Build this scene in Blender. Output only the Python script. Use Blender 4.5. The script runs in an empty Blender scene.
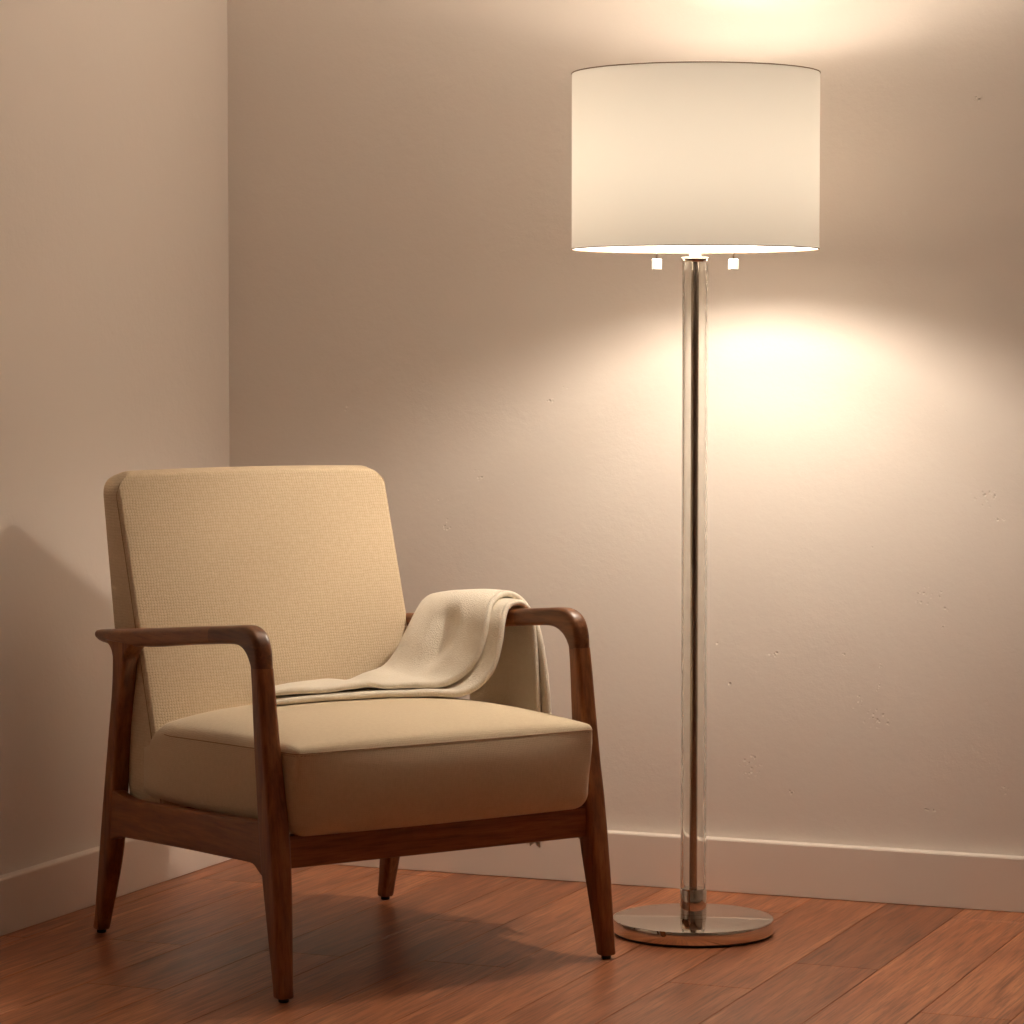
import bpy, math, random
from mathutils import Vector, Matrix
from mathutils.noise import noise as mnoise
random.seed(7)
S = bpy.context.scene
COL = S.collection
PI = math.pi

# ------------------------------------------------------------------ helpers
def link(o, parent=None):
    COL.objects.link(o)
    if parent is not None:
        o.parent = parent
    return o

def obj(name, verts, faces, mat, parent=None, smooth=True, uv=False, sharp=None):
    me = bpy.data.meshes.new(name)
    me.from_pydata([tuple(v) for v in verts], [], faces)
    me.update()
    mats = mat if isinstance(mat, (list, tuple)) else [mat]
    for m in mats:
        me.materials.append(m)
    o = link(bpy.data.objects.new(name, me), parent)
    if smooth:
        me.polygons.foreach_set('use_smooth', [True] * len(me.polygons))
        me.set_sharp_from_angle(angle=math.radians(sharp if sharp else 40))
    if uv:
        box_uv(me)
    return o

def box_uv(me):
    lay = me.uv_layers.new(name='UVMap')
    for p in me.polygons:
        n = p.normal
        a = max(range(3), key=lambda i: abs(n[i]))
        for li in p.loop_indices:
            c = me.vertices[me.loops[li].vertex_index].co
            if a == 0: q = (c.y, c.z)
            elif a == 1: q = (c.x, c.z)
            else: q = (c.x, c.y)
            lay.data[li].uv = q

def structure(o):
    o['kind'] = 'structure'
    return o

def thing(o, label, cat):
    o['label'] = label; o['category'] = cat
    return o

def empty(name, loc, rz=0.0):
    e = bpy.data.objects.new(name, None)
    COL.objects.link(e)
    e.location = loc; e.rotation_euler = (0, 0, rz)
    e.empty_display_size = 0.1
    return e

def loft(rings, cap=True):
    """rings: list of equal-length lists of points -> verts, faces (outward winding fixed later)"""
    n = len(rings[0]); V = [p for r in rings for p in r]; F = []
    for i in range(len(rings) - 1):
        for j in range(n):
            k = (j + 1) % n
            F.append((i*n + j, i*n + k, (i+1)*n + k, (i+1)*n + j))
    if cap:
        F.append(tuple(reversed(range(n))))
        F.append(tuple((len(rings)-1)*n + j for j in range(n)))
    return V, F

def fix_normals(o):
    import bmesh
    bm = bmesh.new(); bm.from_mesh(o.data)
    bmesh.ops.recalc_face_normals(bm, faces=bm.faces)
    bm.to_mesh(o.data); bm.free()
    return o

def rrect(c, a, b, ha, hb, r, n=5):
    """rounded rectangle ring round centre c in plane of unit vectors a, b"""
    r = min(r, ha*0.98, hb*0.98)
    P = []
    for (sa, sb, t0) in ((1, 1, 0), (-1, 1, PI/2), (-1, -1, PI), (1, -1, 1.5*PI)):
        for k in range(n + 1):
            t = t0 + (PI/2) * k / n
            P.append(c + a*(sa*(ha - r) + r*math.cos(t)) + b*(sb*(hb - r) + r*math.sin(t)))
    return P

def cr(pts, per=6):
    """Catmull-Rom resampling of a list of tuples"""
    out = []
    n = len(pts)
    for i in range(n - 1):
        p0 = pts[max(i-1, 0)]; p1 = pts[i]; p2 = pts[i+1]; p3 = pts[min(i+2, n-1)]
        for k in range(per):
            t = k / per
            out.append(tuple(0.5*((2*b) + (-a + c)*t + (2*a - 5*b + 4*c - d)*t*t + (-a + 3*b - 3*c + d)*t**3)
                             for a, b, c, d in zip(p0, p1, p2, p3)))
    out.append(tuple(pts[-1]))
    return out

def tube(path, r, n=8, closed=False):
    """tube along a path of Vectors"""
    rings = []
    m = len(path)
    up = Vector((0, 0, 1))
    for i, p in enumerate(path):
        if closed:
            t = (path[(i+1) % m] - path[(i-1) % m]).normalized()
        else:
            t = (path[min(i+1, m-1)] - path[max(i-1, 0)]).normalized()
        u = up if abs(t.dot(up)) < 0.95 else Vector((1, 0, 0))
        a = t.cross(u).normalized(); b = t.cross(a).normalized()
        rr = r[i] if isinstance(r, (list, tuple)) else r
        rings.append([p + a*rr*math.cos(2*PI*k/n) + b*rr*math.sin(2*PI*k/n) for k in range(n)])
    if closed:
        rings.append(rings[0])
        V, F = loft(rings[:-1], cap=False)
        L = (m - 1) * n
        for j in range(n):
            k = (j + 1) % n
            F.append((L + j, L + k, k, j))
        return V, F
    return loft(rings)

def lathe(profile, n=96, closed=False):
    """profile list of (r, z); revolve about z. open ends closed with caps unless closed loop"""
    V = []; F = []
    m = len(profile)
    for (r, z) in profile:
        for k in range(n):
            t = 2*PI*k/n
            V.append(Vector((r*math.cos(t), r*math.sin(t), z)))
    for i in range(m - (0 if closed else 1)):
        i2 = (i + 1) % m
        for k in range(n):
            k2 = (k + 1) % n
            F.append((i*n + k, i*n + k2, i2*n + k2, i2*n + k))
    if not closed:
        F.append(tuple(reversed(range(n))))
        F.append(tuple((m-1)*n + k for k in range(n)))
    return V, F

def boxg(x0, x1, y0, y1, z0, z1):
    V = [(x, y, z) for z in (z0, z1) for y in (y0, y1) for x in (x0, x1)]
    F = [(0, 2, 3, 1), (4, 5, 7, 6), (0, 1, 5, 4), (2, 6, 7, 3), (0, 4, 6, 2), (1, 3, 7, 5)]
    return V, F

def join_geo(parts):
    V = []; F = []
    for v, f in parts:
        o = len(V); V += list(v); F += [tuple(i + o for i in q) for q in f]
    return V, F

# ------------------------------------------------------------------ materials
class MT:
    def __init__(s, name):
        s.m = bpy.data.materials.new(name); s.m.use_nodes = True
        s.t = s.m.node_tree; s.N = s.t.nodes; s.L = s.t.links
        s.N.clear()
        s.out = s.N.new('ShaderNodeOutputMaterial')
    def n(s, typ, **kw):
        nd = s.N.new(typ)
        for k, v in kw.items():
            if k.startswith('i_'):
                key = k[2:].replace('_', ' ')
                s.set(nd, key, v)
            else:
                setattr(nd, k, v)
        return nd
    def set(s, nd, key, v):
        sock = nd.inputs[int(key)] if key.isdigit() else nd.inputs[key]
        if isinstance(v, bpy.types.NodeSocket):
            s.L.new(v, sock)
        else:
            sock.default_value = v
    def math(s, op, a, b=None, c=None, clamp=False):
        nd = s.N.new('ShaderNodeMath'); nd.operation = op; nd.use_clamp = clamp
        for i, v in enumerate((a, b, c)):
            if v is None: continue
            s.set(nd, str(i), v)
        return nd.outputs[0]
    def ramp(s, fac, stops):
        nd = s.N.new('ShaderNodeValToRGB')
        while len(nd.color_ramp.elements) < len(stops):
            nd.color_ramp.elements.new(0.5)
        for e, (p, c) in zip(nd.color_ramp.elements, stops):
            e.position = p; e.color = (*c, 1)
        s.L.new(fac, nd.inputs[0])
        return nd.outputs[0]
    def mix(s, fac, a, b, blend='MIX'):
        nd = s.N.new('ShaderNodeMix'); nd.data_type = 'RGBA'; nd.blend_type = blend
        s.set(nd, '0', fac)
        for i, v in ((6, a), (7, b)):
            if isinstance(v, bpy.types.NodeSocket): s.L.new(v, nd.inputs[i])
            else: nd.inputs[i].default_value = (*v, 1)
        return nd.outputs[2]
    def noise(s, vec, scale, detail=2, rough=0.5, dist=0.0):
        nd = s.N.new('ShaderNodeTexNoise')
        if vec is not None: s.L.new(vec, nd.inputs['Vector'])
        nd.inputs['Scale'].default_value = scale
        nd.inputs['Detail'].default_value = detail
        nd.inputs['Roughness'].default_value = rough
        nd.inputs['Distortion'].default_value = dist
        return nd.outputs['Fac']
    def coords(s, kind='Object'):
        return s.N.new('ShaderNodeTexCoord').outputs[kind]
    def mapping(s, vec, scale=(1, 1, 1), loc=(0, 0, 0), rot=(0, 0, 0)):
        nd = s.N.new('ShaderNodeMapping')
        s.L.new(vec, nd.inputs['Vector'])
        nd.inputs['Scale'].default_value = scale
        nd.inputs['Location'].default_value = loc
        nd.inputs['Rotation'].default_value = rot
        return nd.outputs[0]
    def bump(s, h, strength, dist, normal=None):
        nd = s.N.new('ShaderNodeBump')
        s.L.new(h, nd.inputs['Height'])
        nd.inputs['Strength'].default_value = strength
        nd.inputs['Distance'].default_value = dist
        if normal is not None: s.L.new(normal, nd.inputs['Normal'])
        return nd.outputs[0]
    def bsdf(s, color, rough=0.5, metallic=0.0, normal=None, **kw):
        b = s.N.new('ShaderNodeBsdfPrincipled')
        def st(k, v):
            if isinstance(v, bpy.types.NodeSocket): s.L.new(v, b.inputs[k])
            else: b.inputs[k].default_value = v
        st('Base Color', color if isinstance(color, bpy.types.NodeSocket) else (*color, 1))
        st('Roughness', rough); st('Metallic', metallic)
        if normal is not None: st('Normal', normal)
        for k, v in kw.items():
            st(k.replace('_', ' '), v)
        s.L.new(b.outputs[0], s.out.inputs[0])
        return b

WALL = (0.750, 0.682, 0.625)
def mat_wall(name, axis, marks):
    m = MT(name)
    co = m.coords('Object')
    sep = m.N.new('ShaderNodeSeparateXYZ'); m.L.new(co, sep.inputs[0])
    u = sep.outputs[axis]; w = sep.outputs[2]
    fine = m.noise(co, 260, 3, 0.6)
    mid = m.noise(co, 38, 4, 0.55)
    big = m.noise(co, 3.0, 2, 0.5)
    cells = m.N.new('ShaderNodeTexVoronoi'); cells.feature = 'F1'
    m.L.new(co, cells.inputs['Vector']); cells.inputs['Scale'].default_value = 120
    chip = m.math('SUBTRACT', 0.42, cells.outputs['Distance'], clamp=True)
    rough_n = m.noise(co, 120, 3, 0.7)
    chip = m.math('MULTIPLY', chip, m.math('GREATER_THAN', rough_n, 0.50))
    tot = None
    for (a, z, ra, rz) in marks:
        dx = m.math('DIVIDE', m.math('SUBTRACT', u, a), ra)
        dz = m.math('DIVIDE', m.math('SUBTRACT', w, z), rz)
        d = m.math('ADD', m.math('MULTIPLY', dx, dx), m.math('MULTIPLY', dz, dz))
        k = m.math('SUBTRACT', 1.0, d, clamp=True)
        tot = k if tot is None else m.math('MAXIMUM', tot, k)
    h = m.math('MULTIPLY', fine, 0.10)
    h = m.math('MULTIPLY_ADD', mid, 0.30, h)
    h = m.math('MULTIPLY_ADD', m.noise(co, 110, 2, 0.5), 0.14, h)
    if tot is not None:
        h = m.math('SUBTRACT', h, m.math('MULTIPLY', m.math('MULTIPLY', tot, chip), 4.5))
    nrm = m.bump(h, 0.65, 0.0030)
    col = m.mix(m.math('MULTIPLY', big, 0.25), WALL, tuple(c*0.93 for c in WALL))
    m.bsdf(col, 0.62, normal=nrm, Specular_IOR_Level=0.25)
    return m.m

def mat_paint(name, col, rough=0.4):
    m = MT(name)
    co = m.coords('Object')
    nrm = m.bump(m.noise(co, 90, 3, 0.5), 0.12, 0.001)
    m.bsdf(col, rough, normal=nrm, Specular_IOR_Level=0.4)
    return m.m

def mat_floor():
    m = MT('floor_wood')
    co = m.coords('Object')
    geo = m.N.new('ShaderNodeNewGeometry')
    rnd = geo.outputs['Random Per Island']
    off = m.N.new('ShaderNodeCombineXYZ')
    m.L.new(m.math('MULTIPLY', rnd, 37.0), off.inputs[0])
    m.L.new(m.math('MULTIPLY', rnd, 91.0), off.inputs[1])
    m.L.new(m.math('MULTIPLY', rnd, 13.0), off.inputs[2])
    add = m.N.new('ShaderNodeVectorMath'); add.operation = 'ADD'
    m.L.new(co, add.inputs[0]); m.L.new(off.outputs[0], add.inputs[1])
    p = add.outputs[0]
    g1 = m.noise(m.mapping(p, (22, 1.6, 22)), 1.6, 5, 0.6, 0.8)      # broad figure
    g2 = m.noise(m.mapping(p, (160, 5, 160)), 1.4, 4, 0.65, 0.3)     # pores
    g3 = m.noise(m.mapping(p, (5, 1.2, 5)), 1.5, 2, 0.5, 0.6)        # soft colour drift
    base = m.ramp(g1, [(0.30, (0.24, 0.078, 0.033)), (0.5, (0.42, 0.160, 0.072)), (0.72, (0.62, 0.275, 0.130))])
    base = m.mix(m.math('MULTIPLY', g3, 0.5), base, (0.30, 0.095, 0.045))
    pore = m.ramp(g2, [(0.38, (0.50, 0.44, 0.40)), (0.54, (1, 1, 1))])
    base = m.mix(1.0, base, pore, 'MULTIPLY')
    tone = m.ramp(rnd, [(0.0, (0.66, 0.62, 0.60)), (0.5, (0.96, 0.94, 0.92)), (1.0, (1.20, 1.18, 1.12))])
    base = m.mix(1.0, base, tone, 'MULTIPLY')
    nrm = m.bump(m.math('ADD', m.math('MULTIPLY', g2, 0.6), m.math('MULTIPLY', g1, 0.4)), 0.25, 0.0008)
    rough = m.math('MULTIPLY_ADD', g2, 0.12, 0.30)
    m.bsdf(base, rough, normal=nrm, Specular_IOR_Level=0.45)
    return m.m

def mat_wood(name, axis, dark=1.0):
    m = MT(name)
    co = m.coords('Object')
    sc = [55, 55, 55]; sc[axis] = 4.0
    oi = m.N.new('ShaderNodeObjectInfo')
    off = m.N.new('ShaderNodeCombineXYZ')
    for i in range(3): m.L.new(m.math('MULTIPLY', oi.outputs['Random'], 9.0 + 5*i), off.inputs[i])
    add = m.N.new('ShaderNodeVectorMath'); add.operation = 'ADD'
    m.L.new(co, add.inputs[0]); m.L.new(off.outputs[0], add.inputs[1])
    p = m.mapping(add.outputs[0], sc)
    g = m.noise(p, 1.0, 5, 0.6, 0.6)
    g2 = m.noise(m.mapping(add.outputs[0], [q*4 for q in sc]), 1.0, 3, 0.6, 0.2)
    col = m.ramp(g, [(0.3, (0.140*dark, 0.044*dark, 0.012*dark)), (0.52, (0.250*dark, 0.086*dark, 0.025*dark)), (0.75, (0.38*dark, 0.148*dark, 0.046*dark))])
    col = m.mix(1.0, col, m.ramp(g2, [(0.35, (0.72, 0.66, 0.62)), (0.55, (1, 1, 1))]), 'MULTIPLY')
    nrm = m.bump(g2, 0.18, 0.0006)
    m.bsdf(col, 0.36, normal=nrm, Specular_IOR_Level=0.5)
    return m.m

def mat_weave(name, col, col2, period=0.0062, amp=0.0011, soft=0.0):
    m = MT(name)
    uv = m.coords('UV')
    nz = m.N.new('ShaderNodeTexNoise'); m.L.new(uv, nz.inputs['Vector'])
    nz.inputs['Scale'].default_value = 55; nz.inputs['Detail'].default_value = 4
    jit = m.N.new('ShaderNodeVectorMath'); jit.operation = 'MULTIPLY_ADD'
    m.L.new(nz.outputs['Color'], jit.inputs[0]); jit.inputs[1].default_value = (0.0072, 0.0072, 0)
    m.L.new(uv, jit.inputs[2])
    sep = m.N.new('ShaderNodeSeparateXYZ'); m.L.new(jit.outputs[0], sep.inputs[0])
    k = 2*PI/period
    su = m.math('SINE', m.math('MULTIPLY', sep.outputs[0], k))
    sv = m.math('SINE', m.math('MULTIPLY', sep.outputs[1], k))
    chk = m.math('MULTIPLY', su, sv)                      # basket: over / under
    gu = m.math('ABSOLUTE', m.math('SINE', m.math('MULTIPLY', sep.outputs[0], k*0.5)))
    gv = m.math('ABSOLUTE', m.math('SINE', m.math('MULTIPLY', sep.outputs[1], k*0.5)))
    grid = m.math('MULTIPLY', m.math('POWER', gu, 0.5), m.math('POWER', gv, 0.5))
    h = m.math('MULTIPLY_ADD', chk, 0.28, grid)
    fib = m.noise(uv, 900, 2, 0.6)
    h2 = m.math('MULTIPLY_ADD', fib, 0.35, h)
    var = m.noise(uv, 120, 3, 0.7)
    f = m.math('MULTIPLY_ADD', var, 1.1, m.math('MULTIPLY_ADD', h, 0.45, -0.53), clamp=True)
    c = m.mix(f, col2, col)
    nrm = m.bump(h2, 0.6, amp)
    m.bsdf(c, 0.9, normal=nrm, Specular_IOR_Level=0.12, Sheen_Weight=0.18, Sheen_Roughness=0.5)
    return m.m

def mat_wool():
    m = MT('cream_wool')
    uv = m.coords('UV')
    a = m.noise(uv, 650, 3, 0.7)
    b = m.noise(uv, 90, 3, 0.6)
    v = m.N.new('ShaderNodeTexVoronoi'); m.L.new(uv, v.inputs['Vector']); v.inputs['Scale'].default_value = 420
    h = m.math('ADD', m.math('MULTIPLY', a, 0.6), m.math('MULTIPLY', v.outputs['Distance'], 0.6))
    c = m.mix(m.math('MULTIPLY_ADD', b, 0.5, m.math('MULTIPLY', a, 0.4)), (0.74, 0.64, 0.50), (0.93, 0.88, 0.78))
    nrm = m.bump(h, 0.8, 0.0015)
    m.bsdf(c, 0.95, normal=nrm, Specular_IOR_Level=0.08, Sheen_Weight=0.3, Sheen_Roughness=0.5)
    return m.m

def mat_simple(name, col, rough, metallic=0.0, **kw):
    m = MT(name)
    co = m.coords('Object')
    r = m.math('MULTIPLY_ADD', m.noise(co, 40, 2, 0.5), 0.03, rough)
    m.bsdf(col, r, metallic, **kw)
    return m.m

def mat_shade():
    m = MT('shade_linen')
    co = m.coords('Object')
    sep = m.N.new('ShaderNodeSeparateXYZ'); m.L.new(co, sep.inputs[0])
    th = m.math('ARCTAN2', sep.outputs[1], sep.outputs[0])
    cmb = m.N.new('ShaderNodeCombineXYZ')
    m.L.new(m.math('MULTIPLY', th, 0.22), cmb.inputs[0]); m.L.new(sep.outputs[2], cmb.inputs[1])
    n1 = m.noise(m.mapping(cmb.outputs[0], (900, 120, 1)), 1.0, 2, 0.5)
    n2 = m.noise(m.mapping(cmb.outputs[0], (120, 900, 1)), 1.0, 2, 0.5)
    f = m.math('MULTIPLY_ADD', m.math('ADD', n1, n2), 0.10, 0.90)
    colT = m.mix(1.0, (SH_T[0], SH_T[1], SH_T[2]), m.ramp(f, [(0, (0, 0, 0)), (1, (1, 1, 1))]), 'MULTIPLY')
    d = m.n('ShaderNodeBsdfDiffuse'); d.inputs[0].default_value = (0.93, 0.91, 0.87, 1)
    t = m.n('ShaderNodeBsdfTranslucent'); m.L.new(colT, t.inputs[0])
    mx = m.n('ShaderNodeMixShader'); mx.inputs[0].default_value = SH_F
    m.L.new(d.outputs[0], mx.inputs[1]); m.L.new(t.outputs[0], mx.inputs[2])
    m.L.new(mx.outputs[0], m.out.inputs[0])
    return m.m

def mat_emit(name, col, strength):
    m = MT(name)
    e = m.n('ShaderNodeEmission'); e.inputs[0].default_value = (*col, 1); e.inputs[1].default_value = strength
    m.L.new(e.outputs[0], m.out.inputs[0])
    return m.m

def mat_glass():
    m = MT('clear_glass')
    g = m.n('ShaderNodeBsdfGlass'); g.inputs['Color'].default_value = (0.985, 0.985, 0.975, 1)
    g.inputs['Roughness'].default_value = 0.0; g.inputs['IOR'].default_value = 1.49
    m.L.new(g.outputs[0], m.out.inputs[0])
    return m.m

# tunables -----------------------------------------------------------------
SH_T = (0.80, 0.76, 0.68); SH_F = 0.070
BULB_COL = (1.0, 0.87, 0.715)
BULB_P = 12.6
UP_P = 4.6
DN_P = 4.8
CE_P = 135.0

PH = math.radians(55.9)
CO = Vector((0.613, -0.770, 0.0))           # armchair centre on the floor
CX = Vector((math.cos(PH), math.sin(PH), 0)); CY = Vector((-math.sin(PH), math.cos(PH), 0))
LP = Vector((1.1495, -0.4210, 0.0))           # lamp on the floor

# ------------------------------------------------------------------ the room
T = 0.022                                   # baseboard thickness
X0, X1, Y0, Y1, ZC = -T, 4.3, -6.6, T, 2.42
CAM = Vector((2.915, -5.645, 1.056)); FOC = 3050.0; PITCH = math.atan((512-352)/FOC); YAW = math.radians(22.1)
# surface marks on the plaster, in metres along the wall (x, z, half width, half height)
MB = [(1.463,.588,.024,.026),(1.497,.590,.008,.016),(1.503,.560,.007,.016),(1.500,.528,.007,.012),(1.355,.686,.009,.009),(1.372,.352,.030,.024),(1.330,.385,.020,.016),(1.116,.250,.028,.030),(1.486,.182,.030,.004),
      (.467,.706,.018,.014),(.455,.760,.009,.010),(.540,.808,.020,.012),(.615,.790,.008,.006),(.715,.985,.022,.006),(.700,.960,.018,.005),(1.166,.468,.020,.007),(1.578,.783,.030,.022),(1.075,.402,.010,.014),(1.607,.740,.025,.004),
      (1.499,.940,.005,.022),(.614,1.150,.016,.006),(1.446,.395,.006,.006),(1.621,.228,.010,.014),(1.047,.490,.008,.008),(1.306,.473,.006,.006),(1.377,.455,.006,.006),(1.372,.420,.005,.022),(1.20,.20,.008,.008),(1.56,1.53,.012,.01),(.244,.947,.008,.016)]
mw_back = mat_wall('wall_paint_back', 0, MB)
mw_left = mat_wall('wall_paint_left', 1, [(-1.05,0.47,.02,.03),(-0.95,0.62,.02,.012),(-1.2,1.3,.02,.01)])
mw_plain = mat_paint('wall_paint_plain', WALL, 0.6)
m_trim = mat_paint('trim_paint', (0.80, 0.71, 0.64), 0.38)
m_ceil = mat_paint('ceiling_paint', (0.84, 0.81, 0.77), 0.7)
m_floor = mat_floor()

def wall(name, b, mat):
    V, F = boxg(*b)
    return structure(obj(name, V, F, mat, smooth=False))
wall('wall_back', (X0-.12, X1+.12, Y1, Y1+.12, -0.05, ZC), mw_back)
wall('wall_left', (X0-.12, X0, Y0, Y1, -0.05, ZC), mw_left)
wall('wall_right', (X1, X1+.12, Y0, Y1, -0.05, ZC), mw_plain)
wall('wall_front', (X0-.12, X1+.12, Y0-.12, Y0, -0.05, ZC), mw_plain)
wall('ceiling', (X0-.12, X1+.12, Y0-.12, Y1+.12, ZC, ZC+.12), m_ceil)

def baseboard(name, p0, p1, inward):
    """profile extruded from p0 to p1 along the wall; inward = unit vector into the room; p on wall plane"""
    H = 0.104; b = 0.0035
    prof = [(0, 0.0006), (T-.0008, 0.0006), (T, 0.0014), (T, H-b), (T-b*0.3, H-b*0.3), (T-b, H), (0.0015, H+.0006), (0, H)]
    rings = []
    for p in (p0, p1):
        rings.append([p + inward*d + Vector((0, 0, z)) for d, z in prof])
    V, F = loft(rings)
    o = fix_normals(obj(name, V, F, m_trim, smooth=False))
    return structure(o)
baseboard('baseboard_back', Vector((X0, Y1, 0)), Vector((X1, Y1, 0)), Vector((0, -1, 0)))
baseboard('baseboard_left', Vector((X0, Y1-T, 0)), Vector((X0, Y0, 0)), Vector((1, 0, 0)))
baseboard('baseboard_right', Vector((X1, Y0, 0)), Vector((X1, Y1-T, 0)), Vector((-1, 0, 0)))
baseboard('baseboard_front', Vector((X1-T, Y0, 0)), Vector((X0+T, Y0, 0)), Vector((0, 1, 0)))

# floor: individual planks in one mesh, laid along y
def make_floor():
    V = []; F = []; fm = []
    W = 0.1502; ox = 0.048 - W*3
    known = {9: [-0.615, -1.83], 8: [-0.848, -2.06], 7: [-1.40, -0.17], 5: [-0.838, -2.05], 4: [-0.476, -1.66], 1: [-0.872, -2.10],
             2: [-1.222, -0.05], 3: [-0.86, -2.05], 10: [-1.30, -0.10], 11: [-0.92, -2.12], 6: [-1.55, -0.33], 0: [-1.45, -0.25], 12: [-0.5]}
    rr = random.Random(5)
    i = -1
    def cell(x0, x1, y0, y1):
        g = 0.0005; c = 0.0007
        o = len(V)
        a0, a1, b0, b1 = x0+g, x1-g, y0+g, y1-g
        for (q, z) in ((0, -0.0022), (0, -c), (c, 0)):
            V.extend([(a0+q, b0+q, z), (a1-q, b0+q, z), (a1-q, b1-q, z), (a0+q, b1-q, z)])
        for lv in (0, 4):
            for k in range(4):
                k2 = (k+1) % 4
                F.append((o+lv+k, o+lv+k2, o+lv+4+k2, o+lv+4+k))
        F.append((o+8, o+9, o+10, o+11))
    k = -3
    while True:
        x0 = 0.048 + W*k; x1 = x0 + W
        if x0 > X1: break
        if x1 > X0:
            js = list(known.get(k, []))
            if not js: js = [-rr.uniform(0.2, 1.35)]
            y = min(js)
            L = 1.21
            while y > Y0:
                y -= L * rr.choice((0.8, 1.0, 1.0)); js.append(y)
            js = sorted([q for q in js if Y0 < q < Y1], reverse=True)
            ys = [Y1] + js + [Y0]
            for a, b in zip(ys[:-1], ys[1:]):
                cell(max(x0, X0), min(x1, X1), b, a)
        k += 1
    nb = len(V)
    BV, BF = boxg(X0, X1, Y0, Y1, -0.05, -0.002)
    V.extend(BV); F.extend([tuple(q + nb for q in f) for f in BF])
    o = obj('floor', V, F, [m_floor, mat_simple('floor_gap', (0.03, 0.012, 0.007), 0.8)], smooth=False)
    n = len(o.data.polygons)
    for p in o.data.polygons:
        if p.index >= n - 6: p.material_index = 1
    structure(o)
make_floor()

# ------------------------------------------------------------------ armchair
W_Z = mat_wood('walnut_upright', 2); W_Y = mat_wood('walnut_arm', 1); W_X = mat_wood('walnut_rail', 0)
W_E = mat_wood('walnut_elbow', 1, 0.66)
M_BACK = mat_weave('tan_weave_back', (0.76, 0.64, 0.47), (0.60, 0.46, 0.30), 0.0052, 0.0011)
M_SEAT = mat_weave('tan_weave_seat', (0.74, 0.62, 0.45), (0.62, 0.50, 0.345), 0.0030, 0.0006)
M_THREAD = mat_simple('brown_thread', (0.38, 0.25, 0.15), 0.9)
M_RUB = mat_simple('black_rubber', (0.012, 0.010, 0.009), 0.6)

chair = empty('armchair', CO, PH)
thing(chair, 'beige upholstered armchair with curved walnut-brown wooden arms and tapered legs, standing on the wood floor', 'armchair')

def xout(y): return 0.336 - 0.030*(y + 0.34)

def leg(s, stations, top_th):
    """stations (z, yback/front pair, x thickness)"""
    rings = []
    for (z, ya, yb, th) in cr(stations, 5):
        yc = (ya + yb)/2; xo = xout(yc)
        rings.append(rrect(Vector((s*(xo - th/2), yc, z)), Vector((1, 0, 0)), Vector((0, 1, 0)), th/2, abs(yb-ya)/2, 0.0085 if z > .02 else .007, 4))
    # little chamfer at the foot
    first = rings[0]
    c = sum(first, Vector())/len(first)
    rings.insert(0, [c + (p - c)*0.88 + Vector((0, 0, -0.0025)) for p in first])
    V, F = loft(rings)
    o = fix_normals(obj('leg', V, F, W_Z, chair, sharp=50))
    foot = c
    gv, gf = lathe([(0.0075, 0.0), (0.0085, 0.001), (0.0085, 0.0085), (0.006, 0.011)], 20)
    gv = [v + Vector((foot.x, foot.y, 0.0002)) for v in gv]
    fix_normals(obj('foot_glide', gv, gf, M_RUB, o))['label'] = 'small black rubber glide'
    return o

FRONT = [(.0095, -.337, -.3645, .028), (.10, -.318, -.356, .032), (.20, -.298, -.3445, .0365), (.28, -.286, -.333, .038), (.34, -.279, -.322, .037),
         (.42, -.271, -.309, .0345), (.50, -.2645, -.297, .033), (.5385, -.2605, -.2905, .033)]
REAR = [(.0095, .341, .369, .025), (.08, .318, .354, .030), (.15, .298, .341, .034), (.22, .286, .328, .036), (.30, .276, .312, .036), (.38, .262, .296, .035),
        (.45, .245, .282, .034), (.50, .234, .277, .034), (.518, .226, .279, .034), (.530, .210, .288, .034), (.540, .192, .306, .034)]
for s in (-1, 1):
    leg(s, FRONT, 0)
    leg(s, REAR, 0)

ARM = [(.374, .5515, .371, .5345, .026), (.356, .5540, .356, .5312, .030), (.284, .5600, .290, .5310, .036), (.20, .567, .20, .536, .043), (.10, .576, .10, .5430, .045),
       (0, .5855, 0, .5540, .043), (-.06, .591, -.06, .5600, .040), (-.11, .5955, -.108, .5645, .038)]
ELB = [(-.11, .5955, -.108, .5645, .038), (-.18, .602, -.168, .5700, .0355), (-.222, .6055, -.205, .5715, .0345), (-.248, .6040, -.226, .5675, .034), (-.268, .5960, -.2425, .559, .0335),
       (-.2805, .582, -.2525, .549, .033), (-.2875, .562, -.258, .5405, .033), (-.2905, .5375, -.2605, .5345, .033)]
def armloft(s, st, capend):
    rings = []
    for (yt, zt, yb, zb, th) in cr(st, 5):
        t = Vector((0, yt, zt)); b = Vector((0, yb, zb)); ax = (t - b); L = ax.length; ax.normalize()
        yc = (yt + yb)/2
        xo = xout(yc)
        if yc > 0.22: xo -= 0.012 * ((yc - 0.22)/0.15)**1.3
        c = (t + b)/2; c.x = s*(xo - th/2)
        rings.append(rrect(c, Vector((1, 0, 0)), ax, th/2, L/2, 0.0105, 5))
    if capend:
        f = rings[0]; c = sum(f, Vector())/len(f)
        rings.insert(0, [c + (p - c)*0.93 + Vector((0, .0035, 0)) for p in f])
        rings.insert(0, [c + (p - c)*0.75 + Vector((0, .0055, 0)) for p in f])
    return loft(rings)
for s in (-1, 1):
    V, F = armloft(s, ARM, True)
    a = fix_normals(obj('armrest', V, F, W_Y, chair, sharp=50))
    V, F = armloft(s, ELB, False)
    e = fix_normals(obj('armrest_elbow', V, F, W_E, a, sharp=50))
    e['label'] = 'darker curved front corner of the armrest'

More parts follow.
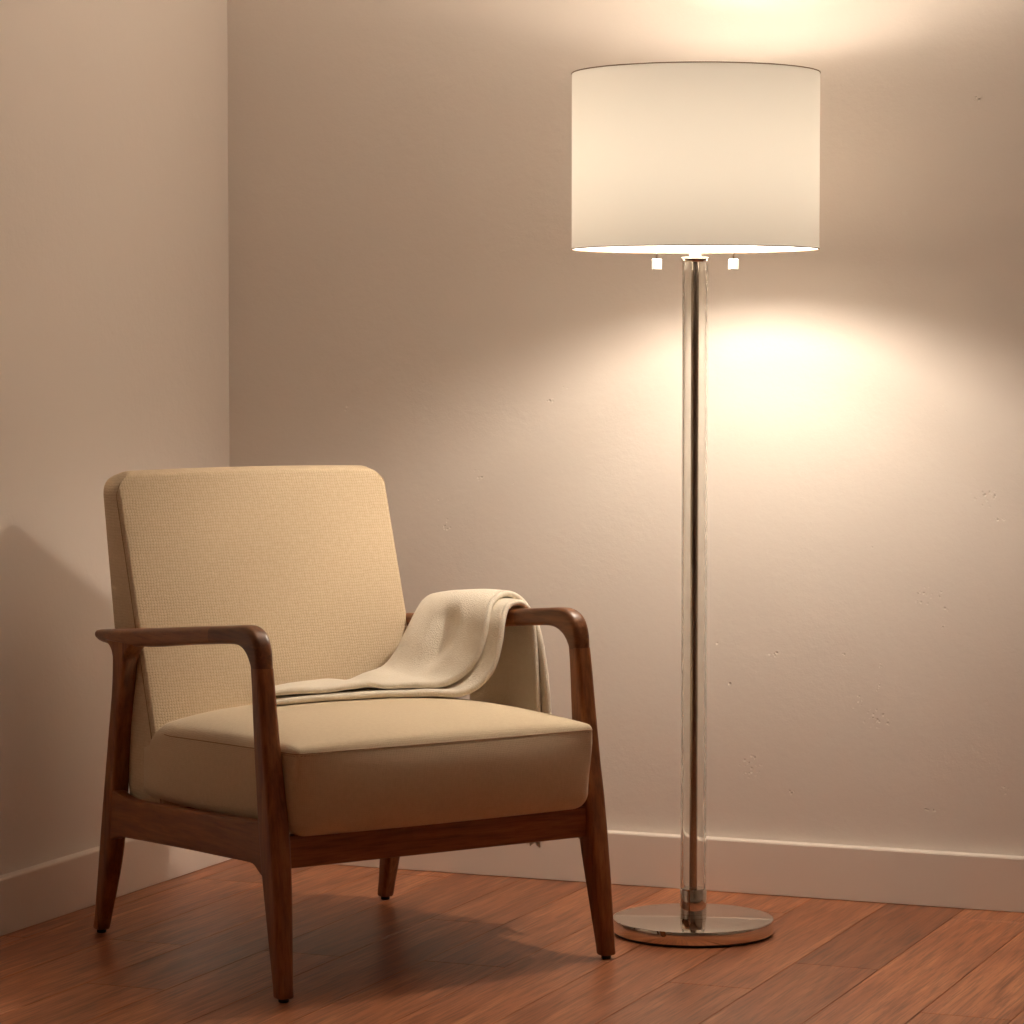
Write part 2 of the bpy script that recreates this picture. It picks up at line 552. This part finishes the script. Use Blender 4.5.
def side_rail(s):
    rings = []
    st = [(.300, .176, .2720), (.272, .186, .2690), (.25, .1895, .2640), (.20, .1925, .2615), (0, .2035, .2715), (-.15, .2105, .2795), (-.245, .2150, .2850), (-.268, .2120, .2860), (-.283, .2040, .2880), (-.30, .196, .2890)]
    for (y, z0, z1) in cr(st, 4):
        th = 0.024; xo = xout(y) - 0.003
        rings.append(rrect(Vector((s*(xo - th/2), y, (z0+z1)/2)), Vector((1, 0, 0)), Vector((0, 0, 1)), th/2, (z1-z0)/2, 0.004, 3))
    V, F = loft(rings)
    return fix_normals(obj('side_rail', V, F, W_Y, chair, sharp=50))
for s in (-1, 1): side_rail(s)
def cross_rail(name, y, z0, z1, hx, th):
    V, F = loft([rrect(Vector((x, y, (z0+z1)/2)), Vector((0, 1, 0)), Vector((0, 0, 1)), th/2, (z1-z0)/2, 0.004, 3) for x in (-hx, 0, hx)])
    return fix_normals(obj(name, V, F, W_X, chair, sharp=50))
cross_rail('front_rail', -.312, .2115, .2655, .312, .024)
cross_rail('back_rail', .262, .192, .245, .298, .022)

# cushions: rounded boxes with crowned faces
def axis_pts(n, r_frac):
    """parameter values in [-1,1], denser near the ends"""
    out = []
    for i in range(n + 1):
        t = -1 + 2*i/n
        out.append(math.sin(t*PI/2)*0.72 + t*0.28)
    return out

def cube_grid(nx, ny, nz):
    idx = {}; V = []; F = []
    ax, ay, az = axis_pts(nx, 0), axis_pts(ny, 0), axis_pts(nz, 0)
    def vid(i, j, k):
        key = (i, j, k)
        if key not in idx:
            idx[key] = len(V); V.append((ax[i], ay[j], az[k]))
        return idx[key]
    for i in range(nx):
        for j in range(ny):
            F.append((vid(i, j, 0), vid(i, j+1, 0), vid(i+1, j+1, 0), vid(i+1, j, 0)))
            F.append((vid(i, j, nz), vid(i+1, j, nz), vid(i+1, j+1, nz), vid(i, j+1, nz)))
    for i in range(nx):
        for k in range(nz):
            F.append((vid(i, 0, k), vid(i+1, 0, k), vid(i+1, 0, k+1), vid(i, 0, k+1)))
            F.append((vid(i, ny, k), vid(i, ny, k+1), vid(i+1, ny, k+1), vid(i+1, ny, k)))
    for j in range(ny):
        for k in range(nz):
            F.append((vid(0, j, k), vid(0, j, k+1), vid(0, j+1, k+1), vid(0, j+1, k)))
            F.append((vid(nx, j, k), vid(nx, j+1, k), vid(nx, j+1, k+1), vid(nx, j, k+1)))
    return V, F

def sstep(a, b, x):
    t = max(0.0, min(1.0, (x - a)/(b - a))); return t*t*(3 - 2*t)
def dome(t, p=2.0): return max(0.0, 1 - abs(t)**p)

SX, SY0, SY1, SZ0, SZT = 0.297, -0.350, 0.190, 0.263, 0.411
CRN = 0.046
def seat_map(p):
    """unit cube -> seat cushion, chair coordinates"""
    X, Y, Z = p
    hx, hy, hz = SX, (SY1 - SY0)/2, (SZT - SZ0)/2
    P = Vector((X*hx, Y*hy, Z*hz))
    rt, rb = 0.010, 0.030
    r = rt + (rb - rt)*sstep(0.75, -0.55, Z)
    if Z > 0.5:  # sharp welted rim, soft rear corner
        r = rt
        if Y > 0: r = rt + 0.030*sstep(0.6, 1.0, Y)
    inner = Vector((max(-(hx-r), min(hx-r, P.x)), max(-(hy-r), min(hy-r, P.y)), max(-(hz-r), min(hz-r, P.z))))
    n = P - inner
    if n.length > 1e-9: P = inner + n.normalized()*r
    u, v, w = P.x/hx, P.y/hy, P.z/hz
    # crown on top, belly on the sides
    if w > 0.2:
        P.z += CRN*(dome(u, 3.6)**0.62)*(dome(v, 3.4)**0.62)*(1 + 0.28*v)*sstep(0.2, 1.0, w)
    side = dome(w, 2.0)
    P.x += 0.006*u*side*sstep(0.6, 1.0, abs(u))*dome(v, 4)
    if v < 0: P.y -= 0.013*side*sstep(0.6, 1.0, -v)*dome(u, 4)
    # slant: rim rises to the front, rear leans with the backrest
    y = P.y + (SY0 + SY1)/2
    z = P.z + (SZ0 + SZT)/2
    f = (z - SZ0)/(SZT - SZ0)
    z += -0.022*(y - SY0)/(SY1 - SY0)*f
    if v > 0: y += (1 - f)*0.035*v
    bow = 0.010*(1-u*u)
    if v < 0: y -= bow*sstep(0, 1, -v)
    return Vector((P.x, y, z))
V, F = cube_grid(64, 52, 24)
seat = fix_normals(obj('seat_cushion', [seat_map(p) for p in V], F, M_SEAT, chair, uv=True, sharp=75))

from mathutils.bvhtree import BVHTree
_seat_bvh = BVHTree.FromPolygons([v.co.copy() for v in seat.data.vertices], [tuple(p.vertices) for p in seat.data.polygons])
def seat_top(x, y):
    """height of the crowned top at chair (x, y)"""
    h = _seat_bvh.ray_cast(Vector((x, y, 1.0)), Vector((0, 0, -1)))
    return h[0].z if h[0] is not None else 0.43

def seam_line(parent, fn, N, r=0.0016, closed=False, dash=0.0046, name='seam'):
    """welt line following points fn(t) with small stitches beside it"""
    path = [fn(i/(N - (0 if closed else 1))) for i in range(N)]
    parts = [tube(path, r, 6, closed)]
    return fix_normals(obj(name, *join_geo(parts), M_THREAD, parent))

# seam round the seat's top rim: follow where the rim radius meets the side
def rim_path(off_z, inset=0.0):
    pts = []
    Z = 0.90
    n = 60
    for i in range(n + 1): pts.append((-1 + 0.0, 0.72 - 1.72*i/n, Z))         # left side going forward
    for i in range(1, n + 1): pts.append((-1 + 2*i/n, -1, Z))
    for i in range(1, n + 1): pts.append((1, -1 + 1.55*i/n, Z))
    return [seat_map(p) + Vector((0, 0, off_z)) for p in pts]
def stitches(path, r, every, length):
    """dashes laid along a path"""
    parts = []; acc = 0.0
    for a, b in zip(path[:-1], path[1:]):
        L = (b - a).length
        if L < 1e-9: continue
        d = (b - a)/L
        while acc < L:
            c = a + d*acc
            parts.append(tube([c - d*length/2, c + d*length/2], r, 5))
            acc += every
        acc -= L
    return parts
rp = rim_path(-0.001)
sv, sf = join_geo([tube(rp, 0.0011, 6)] + stitches([p + Vector((0, 0, -.0035)) for p in rp], 0.0009, 0.0062, 0.0034))
fix_normals(obj('seam', sv, sf, M_THREAD, seat))['label'] = 'brown stitched seam round the top rim'

BW = 0.283; BZ0, BZ1 = 0.250, 0.836
def yf(z): return 0.242 + 0.314*(z - 0.565)
def yr(z):
    if z < 0.558: return 0.291 + 0.19*(z - 0.262)
    return 0.347 + 0.175*(z - 0.558)
def back_map(p):
    X, Y, Z = p
    hx, hz = BW, (BZ1 - BZ0)/2
    x = X*hx; z = Z*hz
    # outline corners rounded in the front view
    R = 0.042 if Z > 0 else 0.008
    ix = max(-(hx-R), min(hx-R, x)); iz = max(-(hz-R), min(hz-R, z))
    d = Vector((x - ix, 0, z - iz))
    if d.length > R and d.length > 0:
        d = d.normalized()*R
        x = ix + d.x; z = iz + d.z
    elif d.length > 1e-9 and abs(x-ix) > 1e-9 and abs(z-iz) > 1e-9:
        # pull the cube grid onto a disc so the corner stays smooth
        m = max(abs(x-ix), abs(z-iz)); L = d.length
        x = ix + d.x*m/L; z = iz + d.z*m/L
    z += (BZ0 + BZ1)/2
    u = x/hx; w = (z - (BZ0+BZ1)/2)/hz
    f, r = yf(z), yr(z)
    if w > 0.86: r -= 0.014*sstep(0.86, 1.0, w)
    edge = min(hx - abs(x), hz - abs(z - (BZ0+BZ1)/2))
    t = (Y + 1)/2
    # rounding of front/back edges
    e = max(0.0, edge)
    rf, rr_ = 0.007, 0.018
    lf = rf - math.sqrt(max(0, rf*rf - max(0, rf - e)**2))
    lr = rr_ - math.sqrt(max(0, rr_*rr_ - max(0, rr_ - e)**2))
    bulge = 0.021*(dome(u, 2.3)**0.85)*(dome(w, 3)**0.8)
    y0 = f - bulge + lf; y1 = r + 0.01*dome(u, 3)*dome(w, 3) - lr
    y = y0 + (y1 - y0)*t
    # sides belly
    bs = 0.004*dome(2*t-1)*sstep(0.0, 1.0, 1 - e/0.01 if e < 0.01 else 0)
    x += math.copysign(bs, x) if abs(u) > 0.9 else 0
    zt = 0.007*dome(2*t-1)*(1 if e < 0.003 and w > 0.9 else 0)
    top = 0.004*dome(u, 2)*sstep(0.7, 1, w)
    return Vector((x, y, z + zt*0.5 + top))
V, F = cube_grid(72, 12, 84)
back = fix_normals(obj('backrest', [back_map(p) for p in V], F, M_BACK, chair, uv=True, sharp=75))
# side seams where the front panel meets the side panels
for s in (-1, 1):
    pth = []
    for i in range(90):
        Z = -0.97 + 1.93*i/89
        q = back_map((s*0.9999, -0.985, Z)); pth.append(q + Vector((s*0.0004, 0, 0)))
    fix_normals(obj('seam', *tube(pth, 0.0009, 6), M_THREAD, back))['label'] = 'brown side seam'

# ------------------------------------------------------------------ throw blanket
blanket = empty('throw_blanket', CO, PH)
thing(blanket, 'cream wool throw folded lengthwise, lying on the seat and draped over the armrest', 'blanket')
M_WOOL = mat_wool()
def slab(front, rear, t, seed, wob=1.0, edge_drop=0.0, nv=26):
    fr = cr(front, 7); re_ = cr(rear, 7)
    n = len(fr)
    mid = []
    L = [0.0]
    for i in range(1, n):
        L.append(L[-1] + (Vector(fr[i]) - Vector(fr[i-1])).length)
    rows = []
    for i in range(n):
        a, b = Vector(fr[i]), Vector(re_[i])
        row = []
        for j in range(nv + 1):
            v = j/nv
            row.append(a.lerp(b, v))
        rows.append(row)
    # normals by finite differences
    N = [[None]*(nv+1) for _ in range(n)]
    for i in range(n):
        for j in range(nv+1):
            du = rows[min(i+1, n-1)][j] - rows[max(i-1, 0)][j]
            dv = rows[i][min(j+1, nv)] - rows[i][max(j-1, 0)]
            N[i][j] = dv.cross(du).normalized() * -1
    disp = [[wob*fold(fr[i], L[i], j/nv, seed) for j in range(nv+1)] for i in range(n)]
    rows = [[rows[i][j] + N[i][j]*disp[i][j] for j in range(nv+1)] for i in range(n)]
    # keep each layer resting on what is under it
    for i in range(n):
        for j in range(nv+1):
            q = rows[i][j]
            if q.x < 0.235 and q.z < 0.50:
                lo_ = seat_top(q.x, q.y) + (t/2 + 0.0016 if seed < 4 else 1.5*t + 0.0030)
                if q.z < lo_: q.z = lo_
    # closed section: top surface front->rear then bottom rear->front with rounded ends
    rings = []; uvs = []
    for i in range(n):
        ring = []; ur = []
        e = 1.0
        if i < 4: e = math.sqrt(1 - (1 - (i + 0.35)/4.35)**2)
        if i > n - 4: e = math.sqrt(max(0.05, 1 - (1 - (n - 1 - i + 0.4)/4.4)**2))
        half = t/2*e
        dvf = (rows[i][0] - rows[i][1]).normalized(); dvr = (rows[i][-1] - rows[i][-2]).normalized()
        for j in range(nv+1):
            ring.append(rows[i][j] + N[i][j]*half); ur.append((L[i], j/nv*0.21))
        for k in range(1, 6):
            a = PI*k/6
            ring.append(rows[i][-1] + N[i][-1]*half*math.cos(a) + dvr*half*math.sin(a)); ur.append((L[i], .21 + .001*k))
        for j in range(nv, -1, -1):
            ring.append(rows[i][j] - N[i][j]*half); ur.append((L[i], 0.25 + (nv-j)/nv*0.21))
        for k in range(1, 6):
            a = PI*k/6
            ring.append(rows[i][0] - N[i][0]*half*math.cos(a) + dvf*half*math.sin(a)); ur.append((L[i], 0.47 + .001*k))
        rings.append(ring); uvs += ur
    V, F = loft(rings)
    return V, F, uvs
def fold(p, L, v, seed):
    x, y, z = p[:3]
    hang = sstep(0.455, 0.50, z) * (1 - sstep(0.28, 0.31, x))
    d = 0.0
    # long soft pleats running down from the arm
    d += hang*(1 - 0.9*sstep(0.55, 0.60, z))*(0.0055*math.sin(v*9.5 + 0.2) + 0.003*math.sin(v*19 + 2.0))*dome(2*v-1, 6)
    d += 0.008*dome(2*v-1, 2)*(0.45*hang + 0.55*sstep(0.55, 0.60, z)*(1 - sstep(0.335, 0.352, x)))
    if seed > 4: d += 0.0035*math.exp(-((x - 0.045)/0.018)**2)*max(0, 1 - v*4) + 0.0016*(1 + math.sin(x*46 + 1))*max(0, 1 - v*3)*(1 if x < 0.09 else 0)
    flat = (1 - sstep(0.45, 0.47, z)) if x < 0.25 else 0
    d += flat*0.0010*mnoise(Vector((L*16, v*3.0, 2.0)))
    d += 0.0010*mnoise(Vector((L*9, v*4, 5.0)))
    out = sstep(0.34, 0.352, x)
    d += out*0.005*math.sin(v*8 + 0.6 + L*2)*dome(2*v-1, 4)
    return d
def T3(l): return [tuple(q) for q in l]
def zs(x, y, h): return seat_top(x, y) + h
lt = 0.0115
LF = [(-.156, -.020, zs(-.156, -.02, .0075)), (-.08, -.022, zs(-.08, -.022, .0075)), (-.02, -.026, zs(-.02, -.026, .0075)), (.05, -.036, zs(.05, -.036, .0075)), (.10, -.050, zs(.10, -.05, .0075)),
      (.145, -.072, zs(.145, -.072, .009)), (.183, -.092, .4475), (.214, -.106, .462), (.240, -.113, .491), (.257, -.112, .535), (.2685, -.105, .573), (.284, -.094, .597), (.303, -.089, .6045), (.322, -.086, .6035), (.338, -.086, .591),
      (.3455, -.087, .565), (.3485, -.090, .52), (.350, -.096, .44), (.352, -.100, .34), (.353, -.102, .25), (.353, -.104, .172)]
LR = [(-.086, .130, zs(-.086, .130, .009)), (-.028, .135, zs(-.028, .135, .009)), (.012, .138, zs(.012, .138, .010)), (.05, .136, zs(.05, .136, .011)), (.092, .126, zs(.092, .126, .011)),
      (.125, .114, .452), (.160, .104, .465), (.187, .102, .495), (.212, .108, .531), (.234, .120, .557), (.250, .132, .572), (.266, .144, .582), (.287, .155, .5870), (.308, .162, .5855), (.327, .163, .575),
      (.338, .156, .545), (.3435, .144, .50), (.348, .116, .42), (.351, .10, .34), (.353, .06, .26), (.353, .02, .176)]
UF = [(-.154, -.014, zs(-.154, -.014, .0205)), (-.08, -.016, zs(-.08, -.02, .0205)), (-.02, -.016, zs(-.02, -.02, .0205)), (.045, -.014, zs(.05, -.01, .0210)), (.082, -.020, zs(.08, -.02, .0205)),
      (.125, -.036, zs(.125, -.036, .0220)), (.166, -.058, .4625), (.197, -.074, .478), (.222, -.084, .505), (.239, -.086, .542), (.252, -.080, .579), (.269, -.068, .604), (.298, -.056, .6180), (.326, -.050, .6165), (.346, -.057, .602),
      (.3575, -.078, .568), (.361, -.094, .52), (.364, -.108, .44), (.366, -.113, .34), (.367, -.118, .25), (.367, -.121, .174)]
UR = [(-.084, .126, zs(-.084, .126, .026)), (-.026, .132, zs(-.026, .132, .032)), (.012, .136, zs(.012, .136, .035)), (.045, .136, zs(.05, .136, .036)), (.080, .126, zs(.08, .126, .029)),
      (.112, .112, .467), (.147, .102, .479), (.174, .100, .506), (.199, .105, .541), (.223, .117, .568), (.241, .129, .583), (.262, .143, .595), (.286, .154, .6010), (.312, .162, .5995), (.337, .166, .588),
      (.351, .158, .547), (.3575, .146, .50), (.362, .118, .42), (.365, .102, .34), (.367, .06, .26), (.367, .02, .178)]
parts = []; UVS = []
def add_blanket(name, fr, re_, t, seed, label):
    V, F, U = slab(fr, re_, t, seed)
    o = obj(name, V, F, M_WOOL, blanket)
    lay = o.data.uv_layers.new(name='UVMap')
    for l in o.data.loops: lay.data[l.index].uv = U[l.vertex_index]
    fix_normals(o); o['label'] = label
    return o
lower = add_blanket('blanket_fold', LF, LR, lt, 2.0, 'under layer of the folded throw')
upper = add_blanket('blanket_fold', UF, UR, lt, 5.0, 'top layer of the folded throw')
# fringe along the hanging hem
rr = random.Random(3)
fp = []
for k in range(34):
    v = (k + 0.5)/34
    a = Vector(LF[-1]).lerp(Vector(LR[-1]), v)
    ln = 0.010 + 0.006*rr.random() + (0.005 if 0.05 < v < 0.4 else -0.003)
    p = [a + Vector((rr.uniform(-.004, .008), rr.uniform(-.003, .003), 0.004))]
    for q in range(4):
        p.append(p[-1] + Vector((rr.uniform(-.0012, .0012), rr.uniform(-.0022, .0012), -ln/4)))
    fp.append(tube(p, [0.0020, 0.0024, 0.0024, 0.0022, 0.0012], 6))
fv, ff = join_geo(fp)
fo = fix_normals(obj('fringe', fv, ff, M_WOOL, lower)); fo['label'] = 'short fringe on the hanging hem'
lay = fo.data.uv_layers.new(name='UVMap')
for l in fo.data.loops:
    c = fo.data.vertices[l.vertex_index].co; lay.data[l.index].uv = (c.y, c.z)

# ------------------------------------------------------------------ floor lamp
lamp = empty('floor_lamp', LP, YAW)
thing(lamp, 'tall floor lamp with a cream drum shade, clear glass column and round polished nickel base', 'floor lamp')
M_NI = mat_simple('polished_nickel', (0.80, 0.76, 0.70), 0.025, 1.0)
M_NB = mat_simple('brushed_nickel', (0.55, 0.49, 0.43), 0.16, 1.0)
M_GL = mat_glass()
def lobj(name, prof, mat, parent=lamp, n=96, closed=False, off=None, label=None, sharp=30):
    V, F = lathe(prof, n, closed)
    if off is not None: V = [v + off for v in V]
    o = fix_normals(obj(name, V, F, mat, parent, sharp=sharp))
    if label: o['label'] = label
    return o
R = 0.1462
base = lobj('base', [(R-.0015, .0045), (R-.0003, .005), (R, .006), (R, .0268), (R-.0004, .0280), (R-.0015, .0284)], M_NI, label='round polished nickel disc')
lobj('base_pad', [(R-.004, .0002), (R-.003, .0007), (R-.003, .0045)], M_RUB, base, label='black pad')
lobj('ferrule', [(.0245, .0286), (.0245, .0355), (.0238, .0358), (.0238, .0364), (.0243, .0368), (.0243, .0805), (.0238, .082), (.022, .0823)], M_NI, label='nickel socket sleeve')
lobj('glass_tube', [(.0232, .0826), (.0232, 1.2172), (.0192, 1.2172), (.0192, .0826)], M_GL, n=128, closed=True, label='clear glass column')
lobj('inner_rod', [(.0072, .0826), (.0072, 1.2172)], M_NB, n=48, label='dark metal rod inside the glass')
lobj('top_collar', [(.020, 1.2175), (.0238, 1.2178), (.0250, 1.2195), (.0256, 1.222), (.0250, 1.2262), (.022, 1.2266)], M_NI, label='flat nickel collar')
neck = lobj('neck', [(.0105, 1.2268), (.0105, 1.268), (.014, 1.270), (.014, 1.316), (.012, 1.3218)], mat_simple('cream_enamel', (0.50, 0.45, 0.38), 0.35))
# bulb
BPROF = [(.004, -.050), (.013, -.048), (.0135, -.038), (.020, -.024), (.0265, -.011), (.028, .002), (.0255, .016), (.018, .026), (.007, .0305)]
def glow(p, r_): return p/(PI*4*PI*r_**2)
bulb = lobj('bulb', [(r_, 1.372 + z_) for r_, z_ in BPROF], mat_emit('bulb_glow_lower', BULB_COL, glow(BULB_P, .028)), n=40, label='glowing frosted bulb, the lower of two', sharp=80)
bulb2 = lobj('bulb', [(r_*.75, 1.487 + z_*.75) for r_, z_ in BPROF], mat_emit('bulb_glow_upper', BULB_COL, glow(UP_P, .021)), n=40, label='glowing frosted bulb, the upper of two', sharp=80)
# shade
SR, SZ_0, SZ_1 = 0.2222, 1.2405, 1.5545
M_SH = mat_shade()
nseg = 160
V = []; F = []
zz = [SZ_0 + (SZ_1 - SZ_0)*i/12 for i in range(13)]
for z in zz:
    for k in range(nseg):
        t = 2*PI*k/nseg; V.append((SR*math.cos(t), SR*math.sin(t), z))
for i in range(12):
    for k in range(nseg):
        k2 = (k+1) % nseg; F.append((i*nseg+k, i*nseg+k2, (i+1)*nseg+k2, (i+1)*nseg+k))
shade = obj('lamp_shade', V, F, M_SH, lamp); shade['label'] = 'cream linen drum shade'
M_EDGE = mat_simple('bronze_edge', (0.20, 0.12, 0.07), 0.5)
for z in (SZ_0, SZ_1):
    ring = [Vector((SR*math.cos(2*PI*k/nseg), SR*math.sin(2*PI*k/nseg), z)) for k in range(nseg)]
    fix_normals(obj('shade_rim', *tube(ring, 0.0011, 6, True), M_EDGE, shade))['label'] = 'thin brown edge band'
# spider: three spokes from a hub to the upper rim, on a stem beside the bulb
parts = []
hub = Vector((0, 0, 1.530))
for k in range(3):
    t = 2*PI*k/3 + 0.5
    parts.append(tube([hub, Vector((SR*0.6*math.cos(t), SR*0.6*math.sin(t), 1.540)), Vector(((SR-.001)*math.cos(t), (SR-.001)*math.sin(t), 1.552))], 0.0016, 6))
for s in (-1, 1):
    parts.append(tube([Vector((s*.012, 0, 1.285)), Vector((s*.040, 0, 1.34)), Vector((s*.046, 0, 1.38)), Vector((s*.032, 0, 1.420)), Vector((s*.004, 0, 1.436))], 0.0016, 6))
fix_normals(obj('shade_harp', *join_geo(parts), M_NB, lamp))['label'] = 'wire harp and spokes holding the shade'
lobj('upper_socket', [(.003, 1.430), (.010, 1.431), (.012, 1.436), (.012, 1.4485), (.006, 1.4492)], M_NB, lamp, 32)
fix_normals(obj('harp_stem', *tube([Vector((0, 0, 1.5102)), Vector((0, 0, 1.531))], 0.0022, 8), M_NB, lamp))
for s in (-1, 1):
    x = s*0.0692
    parts = [tube([Vector((x, 0, 1.2230)), Vector((x, 0, 1.2330))], 0.0015, 8), tube([Vector((x, 0, 1.2330)), Vector((x, 0, 1.30)), Vector((s*.012, 0, 1.290))], 0.0006, 6)]
    ch = fix_normals(obj('pull_chain', *join_geo(parts), M_NI, lamp))
    k = 0.0086; h = .0098
    rings = []
    c0 = Vector((x, 0, 1.2132))
    for (zz_, q) in ((-h, k-.0012), (-h+.0012, k), (h-.0012, k), (h, k-.0012)):
        rings.append(rrect(c0 + Vector((0, 0, zz_)), Vector((1, 0, 0)), Vector((0, 1, 0)), q, q, 0.0012, 2))
    pl = fix_normals(obj('pull_cube', *loft(rings), mat_simple('satin_white_metal', (0.58, 0.54, 0.49), 0.35, 0.0), ch)); pl['label'] = 'small square pale pull'

ld = bpy.data.lights.new('added_ceiling_fill', 'SPOT'); ld.spot_size = math.radians(96); ld.spot_blend = 0.85; ld.energy = CE_P; ld.color = BULB_COL  # added upward spot without a fixture, bounces soft fill off the ceiling
ld.shadow_soft_size = 0.02
lo = bpy.data.objects.new('added_ceiling_fill', ld); COL.objects.link(lo); lo.parent = lamp
lo.location = (0, 0, 1.540); lo.rotation_euler = (PI, 0, 0)
# added downward fill disk under the bulb, no such part in the lamp
ld = bpy.data.lights.new('added_down_fill', 'AREA'); ld.shape = 'DISK'; ld.size = 0.07; ld.spread = math.radians(150); ld.energy = DN_P; ld.color = BULB_COL
lo = bpy.data.objects.new('added_down_fill', ld); COL.objects.link(lo); lo.parent = lamp
lo.location = (0, 0, 1.3150)
# ------------------------------------------------------------------ world, camera, colour
w = bpy.data.worlds.new('world'); S.world = w; w.use_nodes = True
w.node_tree.nodes['Background'].inputs[0].default_value = (1, 0.85, 0.7, 1)
w.node_tree.nodes['Background'].inputs[1].default_value = 0.0
cd = bpy.data.cameras.new('camera'); cam = bpy.data.objects.new('camera', cd); COL.objects.link(cam)
cam.location = CAM; cam.rotation_euler = (PI/2 - PITCH, 0, YAW)
cd.sensor_width = 36; cd.lens = FOC*36/1024; cd.clip_start = 0.05
S.camera = cam
S.view_settings.view_transform = 'Standard'; S.view_settings.look = 'None'
S.view_settings.gamma = 1; S.view_settings.use_curve_mapping = False
S.view_settings.exposure = 0.0
S.cycles.max_bounces = 12; S.cycles.diffuse_bounces = 7; S.cycles.adaptive_threshold = 0.03; S.cycles.transmission_bounces = 10
S.cycles.sample_clamp_indirect = 6.0
